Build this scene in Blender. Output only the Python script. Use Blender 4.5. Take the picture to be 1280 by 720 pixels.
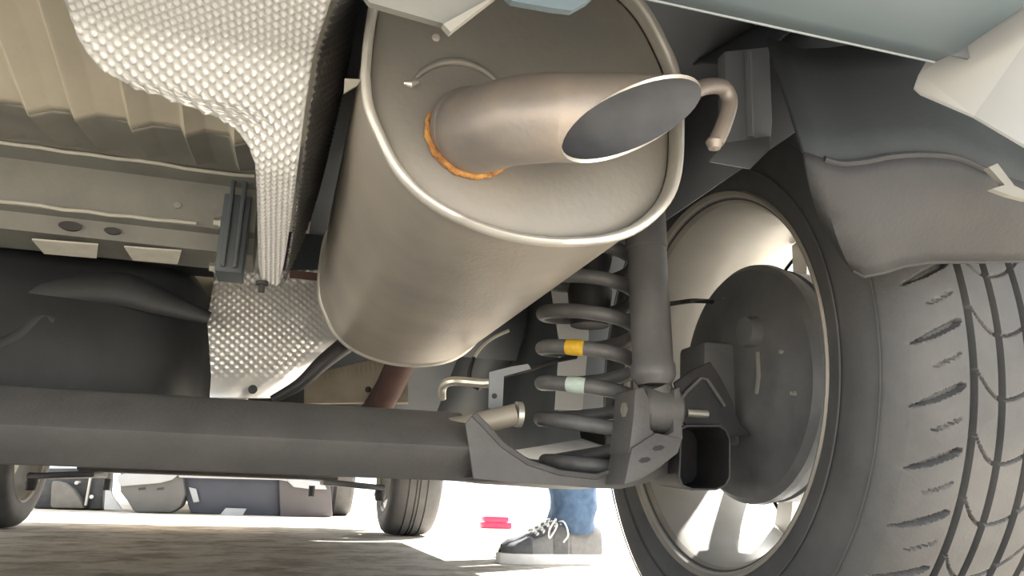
import bpy, bmesh, math, random
from mathutils import Vector, Matrix, noise
random.seed(7)
PI = math.pi
for o in list(bpy.data.objects): bpy.data.objects.remove(o, do_unlink=True)
S = bpy.context.scene
C = S.collection

# ------------------------------------------------------------------ camera
CX, CY, CH = .2178, -.7658, .1672
F, PIT, YAW, ROLL = 975.99, .2612, .2797, .0319
FW = Vector((math.sin(YAW)*math.cos(PIT), math.cos(YAW)*math.cos(PIT), math.sin(PIT)))
R0 = Vector((math.cos(YAW), -math.sin(YAW), 0)); U0 = R0.cross(FW)
RT = R0*math.cos(ROLL) + U0*math.sin(ROLL)
UP = -R0*math.sin(ROLL) + U0*math.cos(ROLL)
CAM = Vector((CX, CY, CH))
cd = bpy.data.cameras.new('camera'); cam = bpy.data.objects.new('camera', cd); C.objects.link(cam)
cd.sensor_width = 36; cd.lens = F/1280*36; cd.clip_start = .01; cd.clip_end = 200
M = Matrix((RT, UP, -FW)).transposed().to_4x4(); M.translation = CAM
cam.matrix_world = M
S.camera = cam

def ray(px, py): return FW + RT*((px-640)/F) - UP*((py-360)/F)
def U(px, py, ax, v):                    # photo pixel -> point on the plane X=v, Y=v or Z=v
    d = ray(px, py); i = 'XYZ'.index(ax)
    return CAM + d*((v-CAM[i])/d[i])

# ------------------------------------------------------------------ light
w = bpy.data.worlds.new('world'); S.world = w; w.use_nodes = True
nt = w.node_tree; bg = nt.nodes['Background']
bg.inputs[0].default_value = (.86, .93, 1.0, 1); bg.inputs[1].default_value = 1.4
sd = bpy.data.lights.new('sun', 'SUN'); sun = bpy.data.objects.new('sun', sd); C.objects.link(sun)
sd.energy = 16; sd.angle = .02; sd.color = (1, .97, .93)
SUN_FROM = Vector((.74, .42, .92)).normalized()
sun.rotation_euler = SUN_FROM.to_track_quat('Z', 'Y').to_euler(); sun.location = SUN_FROM*20
vs = S.view_settings
vs.view_transform = 'Standard'; vs.look = 'None'; vs.gamma = 1; vs.use_curve_mapping = False
vs.exposure = .7

# ------------------------------------------------------------------ materials
def mat(name, col, rough=.6, metal=0., col2=None, nscale=30., namt=.5, bump=0., bscale=200., spec=.5, dust=None, dscale=8., damt=.5):
    m = bpy.data.materials.new(name); m.use_nodes = True
    t = m.node_tree; b = t.nodes['Principled BSDF']; L = t.links.new
    b.inputs['Roughness'].default_value = rough; b.inputs['Metallic'].default_value = metal
    b.inputs['Specular IOR Level'].default_value = spec
    g = t.nodes.new('ShaderNodeNewGeometry')
    c2 = col2 or tuple(x*.7 for x in col)
    n = t.nodes.new('ShaderNodeTexNoise'); n.inputs['Scale'].default_value = nscale; n.inputs['Detail'].default_value = 6
    L(g.outputs['Position'], n.inputs['Vector'])
    r = t.nodes.new('ShaderNodeValToRGB')
    r.color_ramp.elements[0].position = .5-namt*.4; r.color_ramp.elements[1].position = .5+namt*.4
    r.color_ramp.elements[0].color = (*c2, 1); r.color_ramp.elements[1].color = (*col, 1)
    L(n.outputs['Fac'], r.inputs['Fac'])
    out = r.outputs['Color']
    if dust:
        n2 = t.nodes.new('ShaderNodeTexNoise'); n2.inputs['Scale'].default_value = dscale; n2.inputs['Detail'].default_value = 8
        n2.inputs['Roughness'].default_value = .65
        L(g.outputs['Position'], n2.inputs['Vector'])
        mr = t.nodes.new('ShaderNodeMapRange'); mr.inputs[1].default_value = .38; mr.inputs[2].default_value = .72
        mr.inputs[4].default_value = damt
        L(n2.outputs['Fac'], mr.inputs[0])
        mx = t.nodes.new('ShaderNodeMix'); mx.data_type = 'RGBA'
        L(mr.outputs[0], mx.inputs['Factor']); L(out, mx.inputs[6]); mx.inputs[7].default_value = (*dust, 1)
        out = mx.outputs[2]
    L(out, b.inputs['Base Color'])
    if bump:
        n3 = t.nodes.new('ShaderNodeTexNoise'); n3.inputs['Scale'].default_value = bscale; n3.inputs['Detail'].default_value = 4
        L(g.outputs['Position'], n3.inputs['Vector'])
        bp = t.nodes.new('ShaderNodeBump'); bp.inputs['Strength'].default_value = bump; bp.inputs['Distance'].default_value = .002
        L(n3.outputs['Fac'], bp.inputs['Height']); L(bp.outputs[0], b.inputs['Normal'])
    return m
DUST = (.36, .33, .28)
MT = dict(
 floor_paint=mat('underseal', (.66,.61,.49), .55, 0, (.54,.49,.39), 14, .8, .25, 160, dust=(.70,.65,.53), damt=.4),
 member=mat('member_paint', (.20,.20,.18), .5, 0, (.155,.155,.14), 22, .7, .15, 200, dust=(.27,.265,.235), dscale=20, damt=.4),
 edge=mat('sealer', (.62,.60,.52), .5, 0, (.45,.44,.4), 60, .8),
 tank=mat('tank_plastic', (.013,.015,.018), .5, 0, (.009,.01,.012), 12, .6, .1, 90, dust=(.035,.042,.046), dscale=10, damt=.5),
 dark=mat('dark_panel_haze', (.10,.118,.135), .55, 0, (.075,.09,.103), 14, .7, .1, 90, dust=(.14,.155,.165), dscale=9, damt=.4),  # blue tint stands in for haze over the dark panels
 roofdark=mat('body_grey_haze', (.27,.29,.32), .5, 0, (.22,.24,.27), 10, .6, .1, 120, dust=(.32,.33,.34), dscale=9, damt=.35),  # lifted bluish tone stands in for haze over the body
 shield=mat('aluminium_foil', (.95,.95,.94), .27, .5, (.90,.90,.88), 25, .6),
 shield_shade=mat('aluminium_shaded', (.34,.34,.34), .32, .8, (.24,.24,.245), 25, .6),  # shade on the muffler-side wall, painted as a darker metal
 kick=mat('floor_shade_grey', (.30,.29,.255), .55, 0, (.24,.23,.20), 18, .7, .2, 160, dust=(.36,.345,.30), damt=.4),  # shade on the floor beyond the bend, put into the colour
 arch=mat('arch_felt', (.028,.036,.042), .75, 0, (.022,.029,.034), 30, .7, .2, 300, dust=(.04,.048,.053), damt=.4),  # haze blue again, in a darker tone
 trimfar=mat('trim_far', (.36,.37,.38), .4, 0, (.30,.31,.32), 9, .6),
 striplight=mat('flange_edge', (.30,.34,.36), .5, 0, (.24,.28,.30), 10, .6),
 shield_warm=mat('aluminium_dusty', (.78,.71,.58), .45, .6, (.62,.54,.42), 30, .7),
 muffler=mat('muffler_steel', (.52,.485,.42), .45, .5, (.32,.30,.28), 13, .9, .2, 260, dust=(.60,.52,.40), dscale=7, damt=.55),
 cap=mat('muffler_cap_steel', (.29,.28,.26), .5, .4, (.23,.225,.215), 12, .8, .1, 240, dust=(.36,.325,.27), dscale=14, damt=.4),
 seam=mat('seam_steel', (.80,.78,.72), .38, .6, (.6,.58,.53), 40, .7),
 pipe=mat('pipe_steel', (.33,.305,.285), .45, .45, (.25,.23,.225), 18, .8, .12, 240, dust=(.43,.355,.28), dscale=22, damt=.6),
 soot=mat('soot', (.10,.105,.12), .8, 0, (.06,.065,.075), 40, .7),
 rust=mat('rust', (.50,.21,.05), .85, 0, (.20,.09,.05), 90, .9, .8, 500, dust=(.80,.45,.14), dscale=120, damt=.8),
 rustpipe=mat('rust_pipe', (.15,.085,.075), .75, .1, (.10,.06,.055), 30, .7),
 axle=mat('axle_paint', (.125,.124,.124), .5, 0, (.098,.097,.097), 28, .8, .3, 260, dust=(.17,.166,.16), dscale=13, damt=.6),
 tube=mat('bar_paint', (.40,.37,.31), .5, .2, (.3,.28,.24), 30, .7),
 spring=mat('spring_paint', (.13,.135,.14), .45, 0, (.10,.10,.105), 40, .7, dust=(.20,.20,.195), dscale=40, damt=.5),
 shock=mat('shock_paint', (.13,.135,.14), .42, 0, (.11,.11,.115), 30, .6, dust=(.21,.205,.20), dscale=22, damt=.5),
 zinc=mat('zinc', (.74,.72,.64), .35, .7, (.5,.49,.44), 60, .6),
 yellow=mat('yellow_paint', (.80,.52,.04), .5, 0, (.6,.36,.03), 200, .7),
 mint=mat('mint_paint', (.60,.72,.66), .5, 0, (.45,.56,.52), 200, .7),
 rubber=mat('rubber', (.075,.077,.081), .62, 0, (.06,.062,.065), 20, .7, .15, 400, dust=(.13,.128,.125), dscale=12, damt=.6),
 rim=mat('alloy', (.52,.51,.48), .5, .3, (.44,.43,.40), 16, .7, dust=(.40,.37,.32), dscale=14, damt=.5),
 lip=mat('alloy_lip', (.42,.39,.34), .5, .3, (.3,.28,.25), 20, .7),
 drum=mat('drum_black', (.12,.125,.132), .5, 0, (.09,.094,.10), 24, .7, .2, 200, dust=(.18,.18,.175), dscale=12, damt=.6),
 liner=mat('liner_plastic', (.030,.032,.036), .7, 0, (.025,.027,.03), 40, .7, .2, 300, dust=(.046,.045,.045), dscale=16, damt=.5),
 white=mat('white_body_paint', (.80,.81,.80), .3, 0, (.76,.77,.76), 5, .6),
 bumpgrey=mat('bumper_plastic', (.13,.17,.19), .5, 0, (.10,.135,.155), 10, .7),
 glass=mat('glass_dark', (.03,.035,.04), .08, 0, (.02,.02,.025), 5, .5),
 hose=mat('hose', (.03,.03,.033), .5, 0, (.02,.02,.022), 50, .6),
 black=mat('black_metal', (.035,.036,.04), .5, 0, (.025,.025,.028), 20, .6, dust=(.09,.085,.08), dscale=18, damt=.5),
 denim=mat('denim', (.085,.15,.25), .85, 0, (.02,.04,.085), 45, .9, .4, 700),
 sock=mat('sock', (.12,.14,.18), .9, 0, (.2,.22,.27), 60, .7),
 suede=mat('suede', (.13,.13,.132), .9, 0, (.09,.09,.092), 90, .7, .4, 800),
 suede_light=mat('suede_light', (.21,.21,.21), .9, 0, (.16,.16,.16), 90, .7),
 sole=mat('white_sole', (.82,.81,.78), .6, 0, (.72,.71,.68), 40, .6),
 lace=mat('lace', (.75,.74,.71), .85, 0, (.6,.6,.58), 120, .6),
 red=mat('red_plastic', (.85,.03,.10), .4, 0, (.70,.02,.07), 30, .6),
 fgrey=mat('bumper_far', (.12,.116,.11), .5, 0, (.09,.087,.083), 9, .7),
 fblue=mat('grille_far', (.045,.05,.068), .5, 0, (.03,.034,.047), 9, .7),
 fbrown=mat('bumper_far_dusty', (.085,.075,.078), .55, 0, (.065,.058,.058), 9, .7),
 plate=mat('plate', (.62,.63,.62), .5, 0, (.5,.5,.5), 9, .6),
 stone=mat('weathered_metal', (.22,.20,.17), .8, 0, (.13,.12,.105), 14, .8),
)
def ground_mat():
    m = bpy.data.materials.new('dusty_concrete'); m.use_nodes = True
    t = m.node_tree; b = t.nodes['Principled BSDF']; L = t.links.new
    g = t.nodes.new('ShaderNodeNewGeometry')
    def nz(s, d, r): 
        n = t.nodes.new('ShaderNodeTexNoise'); n.inputs['Scale'].default_value = s; n.inputs['Detail'].default_value = d
        n.inputs['Roughness'].default_value = r; L(g.outputs['Position'], n.inputs['Vector']); return n
    def ramp(n, a, ca, bb, cb):
        r = t.nodes.new('ShaderNodeValToRGB'); e = r.color_ramp.elements
        e[0].position = a; e[0].color = (*ca, 1); e[1].position = bb; e[1].color = (*cb, 1); L(n.outputs['Fac'], r.inputs['Fac']); return r
    a = ramp(nz(2.2, 8, .6), .35, (.58,.50,.40), .65, (.76,.69,.59))
    c = ramp(nz(6, 8, .7), .40, (.45,.41,.35), .54, (1,1,1))
    mx = t.nodes.new('ShaderNodeMix'); mx.data_type = 'RGBA'; mx.blend_type = 'MULTIPLY'; mx.inputs['Factor'].default_value = .8
    L(a.outputs[0], mx.inputs[6]); L(c.outputs[0], mx.inputs[7])
    L(mx.outputs[2], b.inputs['Base Color']); b.inputs['Roughness'].default_value = .9
    n3 = nz(30, 8, .7); bp = t.nodes.new('ShaderNodeBump'); bp.inputs['Strength'].default_value = .7; bp.inputs['Distance'].default_value = .01
    L(n3.outputs['Fac'], bp.inputs['Height']); L(bp.outputs[0], b.inputs['Normal'])
    return m
MT['ground'] = ground_mat()

# ------------------------------------------------------------------ helpers
ORG = {}
def thing(name, label, cat, loc=(0,0,0), group=None):
    o = bpy.data.objects.new(name, None); C.objects.link(o); o.location = loc; o.empty_display_size = .05
    o['label'] = label; o['category'] = cat
    if group: o['group'] = group
    ORG[o.name] = Vector(loc); return o
def tag(o, label, cat, group=None):
    o['label'] = label; o['category'] = cat
    if group: o['group'] = group
    return o
def obj(name, geo, m, parent=None, smooth=True, loc=None, solid=0, offset=0, angle=35, bevel=0):
    """geo = (verts in world space, faces); becomes ONE mesh object"""
    v, f = geo
    base = ORG[parent.name] if parent else Vector(loc or (0,0,0))
    me = bpy.data.meshes.new(name); me.from_pydata([tuple(Vector(p)-base) for p in v], [], f); me.update()
    bm = bmesh.new(); bm.from_mesh(me); bmesh.ops.recalc_face_normals(bm, faces=bm.faces)
    if bevel:
        es = [e for e in bm.edges if len(e.link_faces) == 2 and e.calc_face_angle(0) > .6]
        bmesh.ops.bevel(bm, geom=es, offset=bevel, segments=2, profile=.5, affect='EDGES', clamp_overlap=True)
    bm.to_mesh(me); bm.free()
    o = bpy.data.objects.new(name, me); C.objects.link(o)
    me.materials.append(MT[m] if isinstance(m, str) else m)
    if smooth:
        me.polygons.foreach_set('use_smooth', [True]*len(me.polygons))
        me.set_sharp_from_angle(angle=math.radians(angle))
    if parent: o.parent = parent
    else: o.location = base
    ORG[o.name] = base
    if solid:
        md = o.modifiers.new('thick', 'SOLIDIFY'); md.thickness = solid; md.offset = offset
    return o
def struct(o): o['kind'] = 'structure'; return o
def join(*gs):
    v, f = [], []
    for a, b in gs:
        n = len(v); v += list(a); f += [tuple(i+n for i in q) for q in b]
    return v, f
def box(x0, x1, y0, y1, z0, z1):
    v = [(x,y,z) for x in (x0,x1) for y in (y0,y1) for z in (z0,z1)]
    return v, [(0,1,3,2),(4,6,7,5),(0,4,5,1),(2,3,7,6),(0,2,6,4),(1,5,7,3)]
def prism(pts, d):                       # polygon swept by vector d
    n = len(pts); d = Vector(d); v = [Vector(p) for p in pts]; v += [p+d for p in v]
    f = [tuple(range(n)), tuple(range(2*n-1, n-1, -1))] + [(i, (i+1)%n, n+(i+1)%n, n+i) for i in range(n)]
    return v, f
def extr(prof, x0, x1, closed=True, nx=1):   # (y,z) profile along X
    n = len(prof); v = []; f = []
    for k in range(nx+1):
        x = x0+(x1-x0)*k/nx; v += [(x, y, z) for y, z in prof]
    m = n if closed else n-1
    for k in range(nx):
        f += [(k*n+i, k*n+(i+1)%n, (k+1)*n+(i+1)%n, (k+1)*n+i) for i in range(m)]
    if closed: f += [tuple(range(n)), tuple(range(nx*n+n-1, nx*n-1, -1))]
    return v, f
def lathe(prof, c, axis='X', seg=64, closed=False):    # (along, radius)
    v = []; f = []; n = len(prof); c = Vector(c)
    for k in range(seg):
        a = 2*PI*k/seg; ca, sa = math.cos(a), math.sin(a)
        for s, r in prof:
            v.append(c + Vector((s, r*ca, r*sa) if axis == 'X' else (r*ca, s, r*sa) if axis == 'Y' else (r*ca, r*sa, s)))
    m = n if closed else n-1
    for k in range(seg):
        q = (k+1) % seg
        f += [(k*n+i, k*n+(i+1)%n, q*n+(i+1)%n, q*n+i) for i in range(m)]
    if not closed:
        for e in (0, n-1):
            if prof[e][1] > 1e-4: f.append(tuple(k*n+e for k in range(seg)))
    return v, f
def frames(path):
    P = [Vector(p) for p in path]; T = []
    for i in range(len(P)):
        T.append((P[min(i+1, len(P)-1)]-P[max(i-1, 0)]).normalized())
    n = T[0].orthogonal().normalized(); N = [n]
    for i in range(1, len(P)):
        n = N[-1] - T[i]*N[-1].dot(T[i]); N.append(n.normalized())
    return P, T, N
def tube(path, r, seg=12, cap=True):
    P, T, N = frames(path); rr = r if isinstance(r, (list, tuple)) else [r]*len(P)
    v = []; f = []
    for p, t, n, q in zip(P, T, N, rr):
        b = t.cross(n)
        v += [p + (n*math.cos(2*PI*k/seg) + b*math.sin(2*PI*k/seg))*q for k in range(seg)]
    for i in range(len(P)-1):
        f += [(i*seg+k, i*seg+(k+1)%seg, (i+1)*seg+(k+1)%seg, (i+1)*seg+k) for k in range(seg)]
    if cap: f += [tuple(range(seg)), tuple((len(P)-1)*seg+k for k in range(seg))]
    return v, f
def smooth_path(pts, n=8):               # Catmull-Rom
    P = [Vector(p) for p in pts]; P = [P[0]*2-P[1]] + P + [P[-1]*2-P[-2]]; out = []
    for i in range(1, len(P)-2):
        for k in range(n):
            t = k/n; a, b, c, d = P[i-1:i+3]
            out.append(.5*((2*b)+(c-a)*t+(2*a-5*b+4*c-d)*t*t+(3*b-3*c+d-a)*t**3))
    return out + [P[-2]]
def grid(nu, nv, fn, closed_u=False):
    v = [fn(i/(nu if closed_u else nu-1), j/(nv-1)) for j in range(nv) for i in range(nu)]
    f = [(j*nu+i, j*nu+(i+1)%nu, (j+1)*nu+(i+1)%nu, (j+1)*nu+i) for j in range(nv-1) for i in range(nu if closed_u else nu-1)]
    return v, f
def loft(rows):                          # rows of equal length -> open sheet
    n = len(rows[0]); v = [p for r in rows for p in r]
    f = [(j*n+i, j*n+i+1, (j+1)*n+i+1, (j+1)*n+i) for j in range(len(rows)-1) for i in range(n-1)]
    return v, f
def pxpoly(pts, y, th=.003): return prism([U(px, py, 'Y', y) for px, py in pts], (0, th, 0))
def hexbolt(c, r, h, axis='X'):
    c = Vector(c); v = []; f = []
    prof = [(0, r*1.35), (h*.3, r*1.35), (h*.3, r), (h, r*.97), (h, 0)]
    return lathe(prof, c, axis, 6 if r > .003 else 8)
def lerp(tab, x):
    if x <= tab[0][0]: return tab[0][1]
    for (a, p), (b, q) in zip(tab, tab[1:]):
        if x <= b: return p+(q-p)*(x-a)/(b-a)
    return tab[-1][1]

# ================================================================== SETTING
def gz(x, y): return 0
nG = 60
g = obj('floor', grid(2, 2, lambda u, v: Vector((-40+80*u, -40+80*v, 0))), 'ground', smooth=False)
struct(g)

# ================================================================== CAR BODY
WX, WR, WB = .6645, .30, 2.6085          # inner rim plane, tyre radius, wheelbase
body = thing('car_body', 'car underbody with beige ribbed boot floor above the muffler and wheels', 'car', (0, 1.2, 0))
# outer shell: side panels with wheel arches, roof, ends
def side_outline():
    top = [(3.33,.45),(3.30,.72),(2.45,.95),(1.75,1.42),(.2,1.46),(-.42,1.12),(-.55,.92),(-.58,.62)]
    rear = [(-.56,.44),(-.40,.40)]
    def arch(cy): return [(cy+.365*math.cos(a), .30+.365*math.sin(a)) for a in [math.radians(t) for t in range(188, -9, -14)]]
    return rear + arch(0) + [(.42,.225),(2.2,.225)] + arch(WB) + [(3.05,.24)] + top
SO = side_outline()
for s in (-1, 1):
    obj('side_panel', prism([(s*.835, y, z) for y, z in SO], (s*.015, 0, 0)), 'white', body, smooth=False)
tp = [(y, z) for y, z in SO if (z > .44) and not (abs(y) < .38 and z < .7) and not (abs(y-WB) < .38 and z < .7)]
obj('roof_and_ends', loft([[(-.835, y, z) for y, z in tp], [(.835, y, z) for y, z in tp]]), 'white', body, solid=.006)
# boot floor: slopes down towards the axle, with lengthwise ribs; ribbed part beyond the bend has its shade painted grey
FP = [(-.42,.585),(-.262,.548),(-.235,.536),(-.213,.535),(-.196,.541),(-.15,.532),(-.08,.516),(-.012,.500),(.02,.503),(.10,.515),(.133,.52)]
RIBS = [U(x, y, 'Z', .5).x for x, y in ((35,130),(95,140),(165,150),(232,157),(293,163))]
RIBS = [RIBS[0]-.053*k for k in range(12, 0, -1)] + RIBS
def ribh(x, y):
    if y < -.20: return 0
    e = min(1, max(0, (y+.20)/.02), max(0, (.11-y)/.02))
    h = 0
    for r in RIBS:
        d = x-r
        if -.005 < d <= 0: h = max(h, (d+.005)/.005)
        elif 0 < d < .018: h = max(h, 1-d/.018)
    return -h*.0085*e
def floor_fn(u, v):
    x = -.83+1.06*u; y = -.42+.408*v
    z = lerp(FP, y); return Vector((x, y, z+ribh(x, y)))
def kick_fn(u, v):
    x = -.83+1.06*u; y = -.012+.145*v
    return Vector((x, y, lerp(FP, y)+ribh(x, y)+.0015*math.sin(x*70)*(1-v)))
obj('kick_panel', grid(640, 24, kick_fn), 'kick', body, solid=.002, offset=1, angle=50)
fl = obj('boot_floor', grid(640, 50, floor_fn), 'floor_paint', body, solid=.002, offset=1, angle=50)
obj('floor_seam', tube([(-.83,-.199,.5395), (.06,-.199,.5395)], .0016, 8), 'edge', fl)
# cross member in front of the boot floor
cm = obj('cross_member', extr([(.125,.523),(.135,.517),(.160,.512),(.168,.470),(.172,.462),(.186,.459),(.193,.440),(.26,.436),(.30,.53),(.125,.53)], -.83, .165), 'member', body, angle=25)
for (px, py, w_) in ((88,283,.012),(141,289,.009),(222,257,.004)):
    c = U(px, py, 'Y', .187 if py > 270 else .166)
    obj('slot_hole', lathe([(-.0025, w_),(.004, w_*.9),(.004,0)], (0,0,0), 'Y', 16), 'black' if py > 270 else 'zinc', cm)
    o = bpy.data.objects[-1] if False else [q for q in cm.children][-1]
    o.location = c - ORG[cm.name] + ORG[cm.name]*1; o.scale = (1, 1, .45 if py > 270 else 1)
rng = random.Random(3)
for (ya, za, x1, nm) in ((.132,.5165,.16,'weld_flange'),(.1705,.4635,.10,'weld_flange')):
    xs = [-.83+(x1+.83)*k/40 for k in range(41)]
    obj(nm, tube([(x, ya-.002, za+rng.uniform(-.0012,.0012)) for x in xs], .0022, 8), 'edge', cm)
for px0, px1, py in ((40,122,300),(155,226,309)):
    a = U(px0, py, 'Y', .195); b = U(px1, py+9, 'Y', .195)
    obj('heel_tab', prism([(a.x, .195, a.z), (b.x, .195, a.z+.002), (b.x-.006, .225, a.z-.006), (a.x+.006, .225, a.z-.007)], (0, 0, .002)), 'edge', cm, smooth=False)
# hanger clamp bracket between cross member and heat shield tongue
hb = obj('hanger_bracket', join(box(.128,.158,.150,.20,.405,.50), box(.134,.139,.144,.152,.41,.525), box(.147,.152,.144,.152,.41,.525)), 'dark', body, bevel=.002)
obj('bolt', hexbolt((.127,.165,.468), .0055, -.008), 'zinc', hb)
obj('bolt', hexbolt((.127,.185,.418), .0055, -.008), 'zinc', hb)
# recess roof over the muffler and forward underfloor
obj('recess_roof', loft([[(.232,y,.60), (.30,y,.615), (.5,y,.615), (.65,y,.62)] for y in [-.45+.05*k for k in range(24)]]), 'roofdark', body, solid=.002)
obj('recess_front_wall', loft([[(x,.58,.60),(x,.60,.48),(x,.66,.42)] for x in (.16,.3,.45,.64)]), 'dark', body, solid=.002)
obj('forward_floor', loft([[(x,.302,.53),(x,.835,.50),(x,.86,.33),(x,1.0,.30),(x,3.2,.30)] for x in (-.54,-.3,.0,.15)]), 'floor_paint', body, solid=.003)
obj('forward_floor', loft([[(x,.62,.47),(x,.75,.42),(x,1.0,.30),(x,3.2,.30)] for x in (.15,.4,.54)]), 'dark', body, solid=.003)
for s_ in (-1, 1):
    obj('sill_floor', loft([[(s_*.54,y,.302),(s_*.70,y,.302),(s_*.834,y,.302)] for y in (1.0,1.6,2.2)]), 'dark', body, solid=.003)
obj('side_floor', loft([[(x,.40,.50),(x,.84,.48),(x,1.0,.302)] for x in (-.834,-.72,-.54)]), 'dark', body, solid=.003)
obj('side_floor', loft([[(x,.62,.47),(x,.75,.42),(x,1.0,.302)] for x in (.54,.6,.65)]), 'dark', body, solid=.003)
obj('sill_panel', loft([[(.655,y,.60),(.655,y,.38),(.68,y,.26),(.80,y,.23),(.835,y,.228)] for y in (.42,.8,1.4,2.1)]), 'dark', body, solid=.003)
obj('daylight_plate', pxpoly([(688,352),(734,350),(736,420),(728,512),(694,512),(700,430)], .17, .003), 'white', body, smooth=False)  # added white plate, stands in for daylight between the coils
# wheel housings
for s in (-1, 1):
    for cy in (0, WB):
        rows = []
        for k in range(17):
            a = math.radians(-2+(132 if cy == 0 else 184)*k/16); ca, sa = math.cos(a), math.sin(a)
            rows.append([(s*.60, cy+.30*ca, .30+.22*sa+.12*sa), (s*.625, cy+.37*ca, .30+.37*sa), (s*.835, cy+.372*ca, .30+.372*sa)] if cy == 0 else
                        [(s*.55, cy+.37*ca, .30+.37*sa), (s*.835, cy+.372*ca, .30+.372*sa)])
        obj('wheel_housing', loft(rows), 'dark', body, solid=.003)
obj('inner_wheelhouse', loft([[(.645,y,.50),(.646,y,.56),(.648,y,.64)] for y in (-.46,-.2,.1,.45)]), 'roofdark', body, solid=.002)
# rear inner panel and the hanging bracket on it
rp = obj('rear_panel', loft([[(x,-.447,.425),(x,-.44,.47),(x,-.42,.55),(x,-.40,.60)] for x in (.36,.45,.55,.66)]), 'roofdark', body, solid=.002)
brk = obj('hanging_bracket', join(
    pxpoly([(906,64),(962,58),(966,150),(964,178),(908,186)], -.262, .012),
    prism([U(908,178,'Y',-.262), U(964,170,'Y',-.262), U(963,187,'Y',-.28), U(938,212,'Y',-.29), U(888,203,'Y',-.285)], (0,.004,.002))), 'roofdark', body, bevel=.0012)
obj('flange', tube([U(935,66,'Y',-.264), U(938,172,'Y',-.264)], .003, 8), 'roofdark', brk)

# ================================================================== BUMPER
bmp = thing('rear_bumper', 'pale rear bumper with turned-in lower flange over the tailpipe', 'bumper', (0, -.55, .35))
xs = [-.75+.1*k for k in range(13)] + [.50,.535,.56]
obj('lower_flange', loft([[(x,-.447,.4195),(x,-.462,.4165),(x,-.50,.418),(x,-.55,.432),(x,-.585,.455)] for x in xs]), 'bumpgrey', bmp, solid=.003)
obj('edge_strip', tube([(x,-.4465,.4195) for x in xs], .0020, 8), 'striplight', bmp)
obj('bumper_face', loft([[(x,-.583,.45),(x,-.60,.50),(x,-.60,.62),(x,-.56,.75)] for x in (-.75,-.3,.2,.5,.62)]), 'white', bmp, solid=.003)
obj('lower_tab', pxpoly([(440,-125),(640,-125),(628,-14),(612,0),(563,39),(553,29),(462,3),(450,-14)], -.456, .004), 'member', bmp, smooth=False)
obj('tab_lip', pxpoly([(612,-2),(622,-6),(570,34),(563,40),(554,30)], -.459, .004), 'kick', bmp, smooth=False)
obj('lower_tab', pxpoly([(622,-118),(760,-118),(748,-10),(735,2),(715,13),(690,10),(640,1),(628,-10)], -.464, .004), 'bumpgrey', bmp, smooth=False)
def cp(px, py): return U(px, py, 'Y', -.405-.075*(px-1142)/140)
cpts = [(1141,112),(1147,95),(1170,55),(1196,12),(1206,-16),(1330,-16),(1330,222),(1281,187),(1215,148),(1150,120)]
obj('corner_panel', prism([cp(*q) for q in cpts], (-.0015,-.003,0)), 'white', bmp, smooth=False, bevel=.0008)
obj('corner_underside', pxpoly([(1098,-14),(1215,-14),(1186,33),(1172,30),(1140,12)], -.475, .003), 'white', bmp, smooth=False)

# ================================================================== WHEEL ARCH SPLASH SHIELD
sp = thing('wheel_arch_liner', 'dark grey plastic wheel arch liner hanging behind the rear tyre', 'liner', (.62,-.34,.32))
lo = [(1052,318),(1066,338),(1080,346),(1105,341),(1130,333),(1165,328),(1220,328),(1285,326),(1350,322)]
up = [(1004,190),(1030,199),(1052,204),(1085,201),(1110,196),(1150,193),(1195,197),(1235,214),(1310,240)]
rows = []
for k in range(9):
    t = k/8; rows.append([U(a[0]+(b[0]-a[0])*t - 10*math.sin(PI*t)*(i < 2), a[1]+(b[1]-a[1])*t, 'Y', -.322-.055*t-.012*math.sin(PI*t)) for i, (a, b) in enumerate(zip(lo, up))])
sheet = obj('liner_sheet', loft(rows), 'liner', sp, solid=.003)
obj('bottom_lip', tube([U(x, y-1, 'Y', -.3235) for x, y in lo[1:]], .0016, 8), 'liner', sheet)
rdg = [U(x, y, 'Y', -.378) for x, y in up[1:8]]
trim = obj('top_ridge', tube(smooth_path(rdg, 5), .0022, 8), 'liner', sp)
SPt = smooth_path(rdg, 9)
for q in SPt[10:52]:
    obj('rib', prism([q+Vector((-.0006,-.001,.001)), q+Vector((.0006,-.001,.001)), q+Vector((.0006,.008,.013)), q+Vector((-.0006,.008,.013))], (0,.0015,-.001)), 'liner', trim, smooth=False)
rows = []
for k in range(5):
    t = k/4
    rows.append([p+Vector((0,.03*t,.10*t)) for p in [U(x, y, 'Y', -.377) for x, y in up]])
obj('upper_wall', loft(rows), 'arch', sp, solid=.003)
obj('clip_tab', pxpoly([(1236,209),(1247,204),(1268,232),(1285,240),(1285,250),(1262,244),(1240,236),(1256,231)], -.40, .004), 'member', sp, smooth=False)

# ================================================================== FUEL TANK
tk = thing('fuel_tank', 'black moulded fuel tank behind the axle beam and below the cross member', 'fuel tank', (-.25,.55,.2))
def tank_fn(u, v):
    a = 2*PI*u
    ca, sa = math.cos(a), math.sin(a)
    n = .28
    cx_, cy_ = math.copysign(abs(ca)**n, ca), math.copysign(abs(sa)**n, sa)
    r = [.0, .80, .95, 1., 1., .97, .88, 0.][int(round(v*7))]
    z = [.46, .46, .455, .43, .27, .235, .225, .225][int(round(v*7))]
    x = -.30+.405*cx_*r; y = .56+.26*cy_*r
    y += -.014*math.exp(-((z-.40)/.03)**2-((x+.05)/.14)**2)*(cy_ < 0)
    return Vector((x, y, z))
obj('tank_shell', grid(96, 8, tank_fn, True), 'tank', tk, angle=60)
pts = [U(x, y, 'Y', .306) for x, y in ((-20,392),(30,368),(90,360),(150,362),(200,378),(262,398))]
sq = lambda g_, y0, k: ([Vector((p.x, y0+(p.y-y0)*k, p.z)) for p in g_[0]], g_[1])
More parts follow.
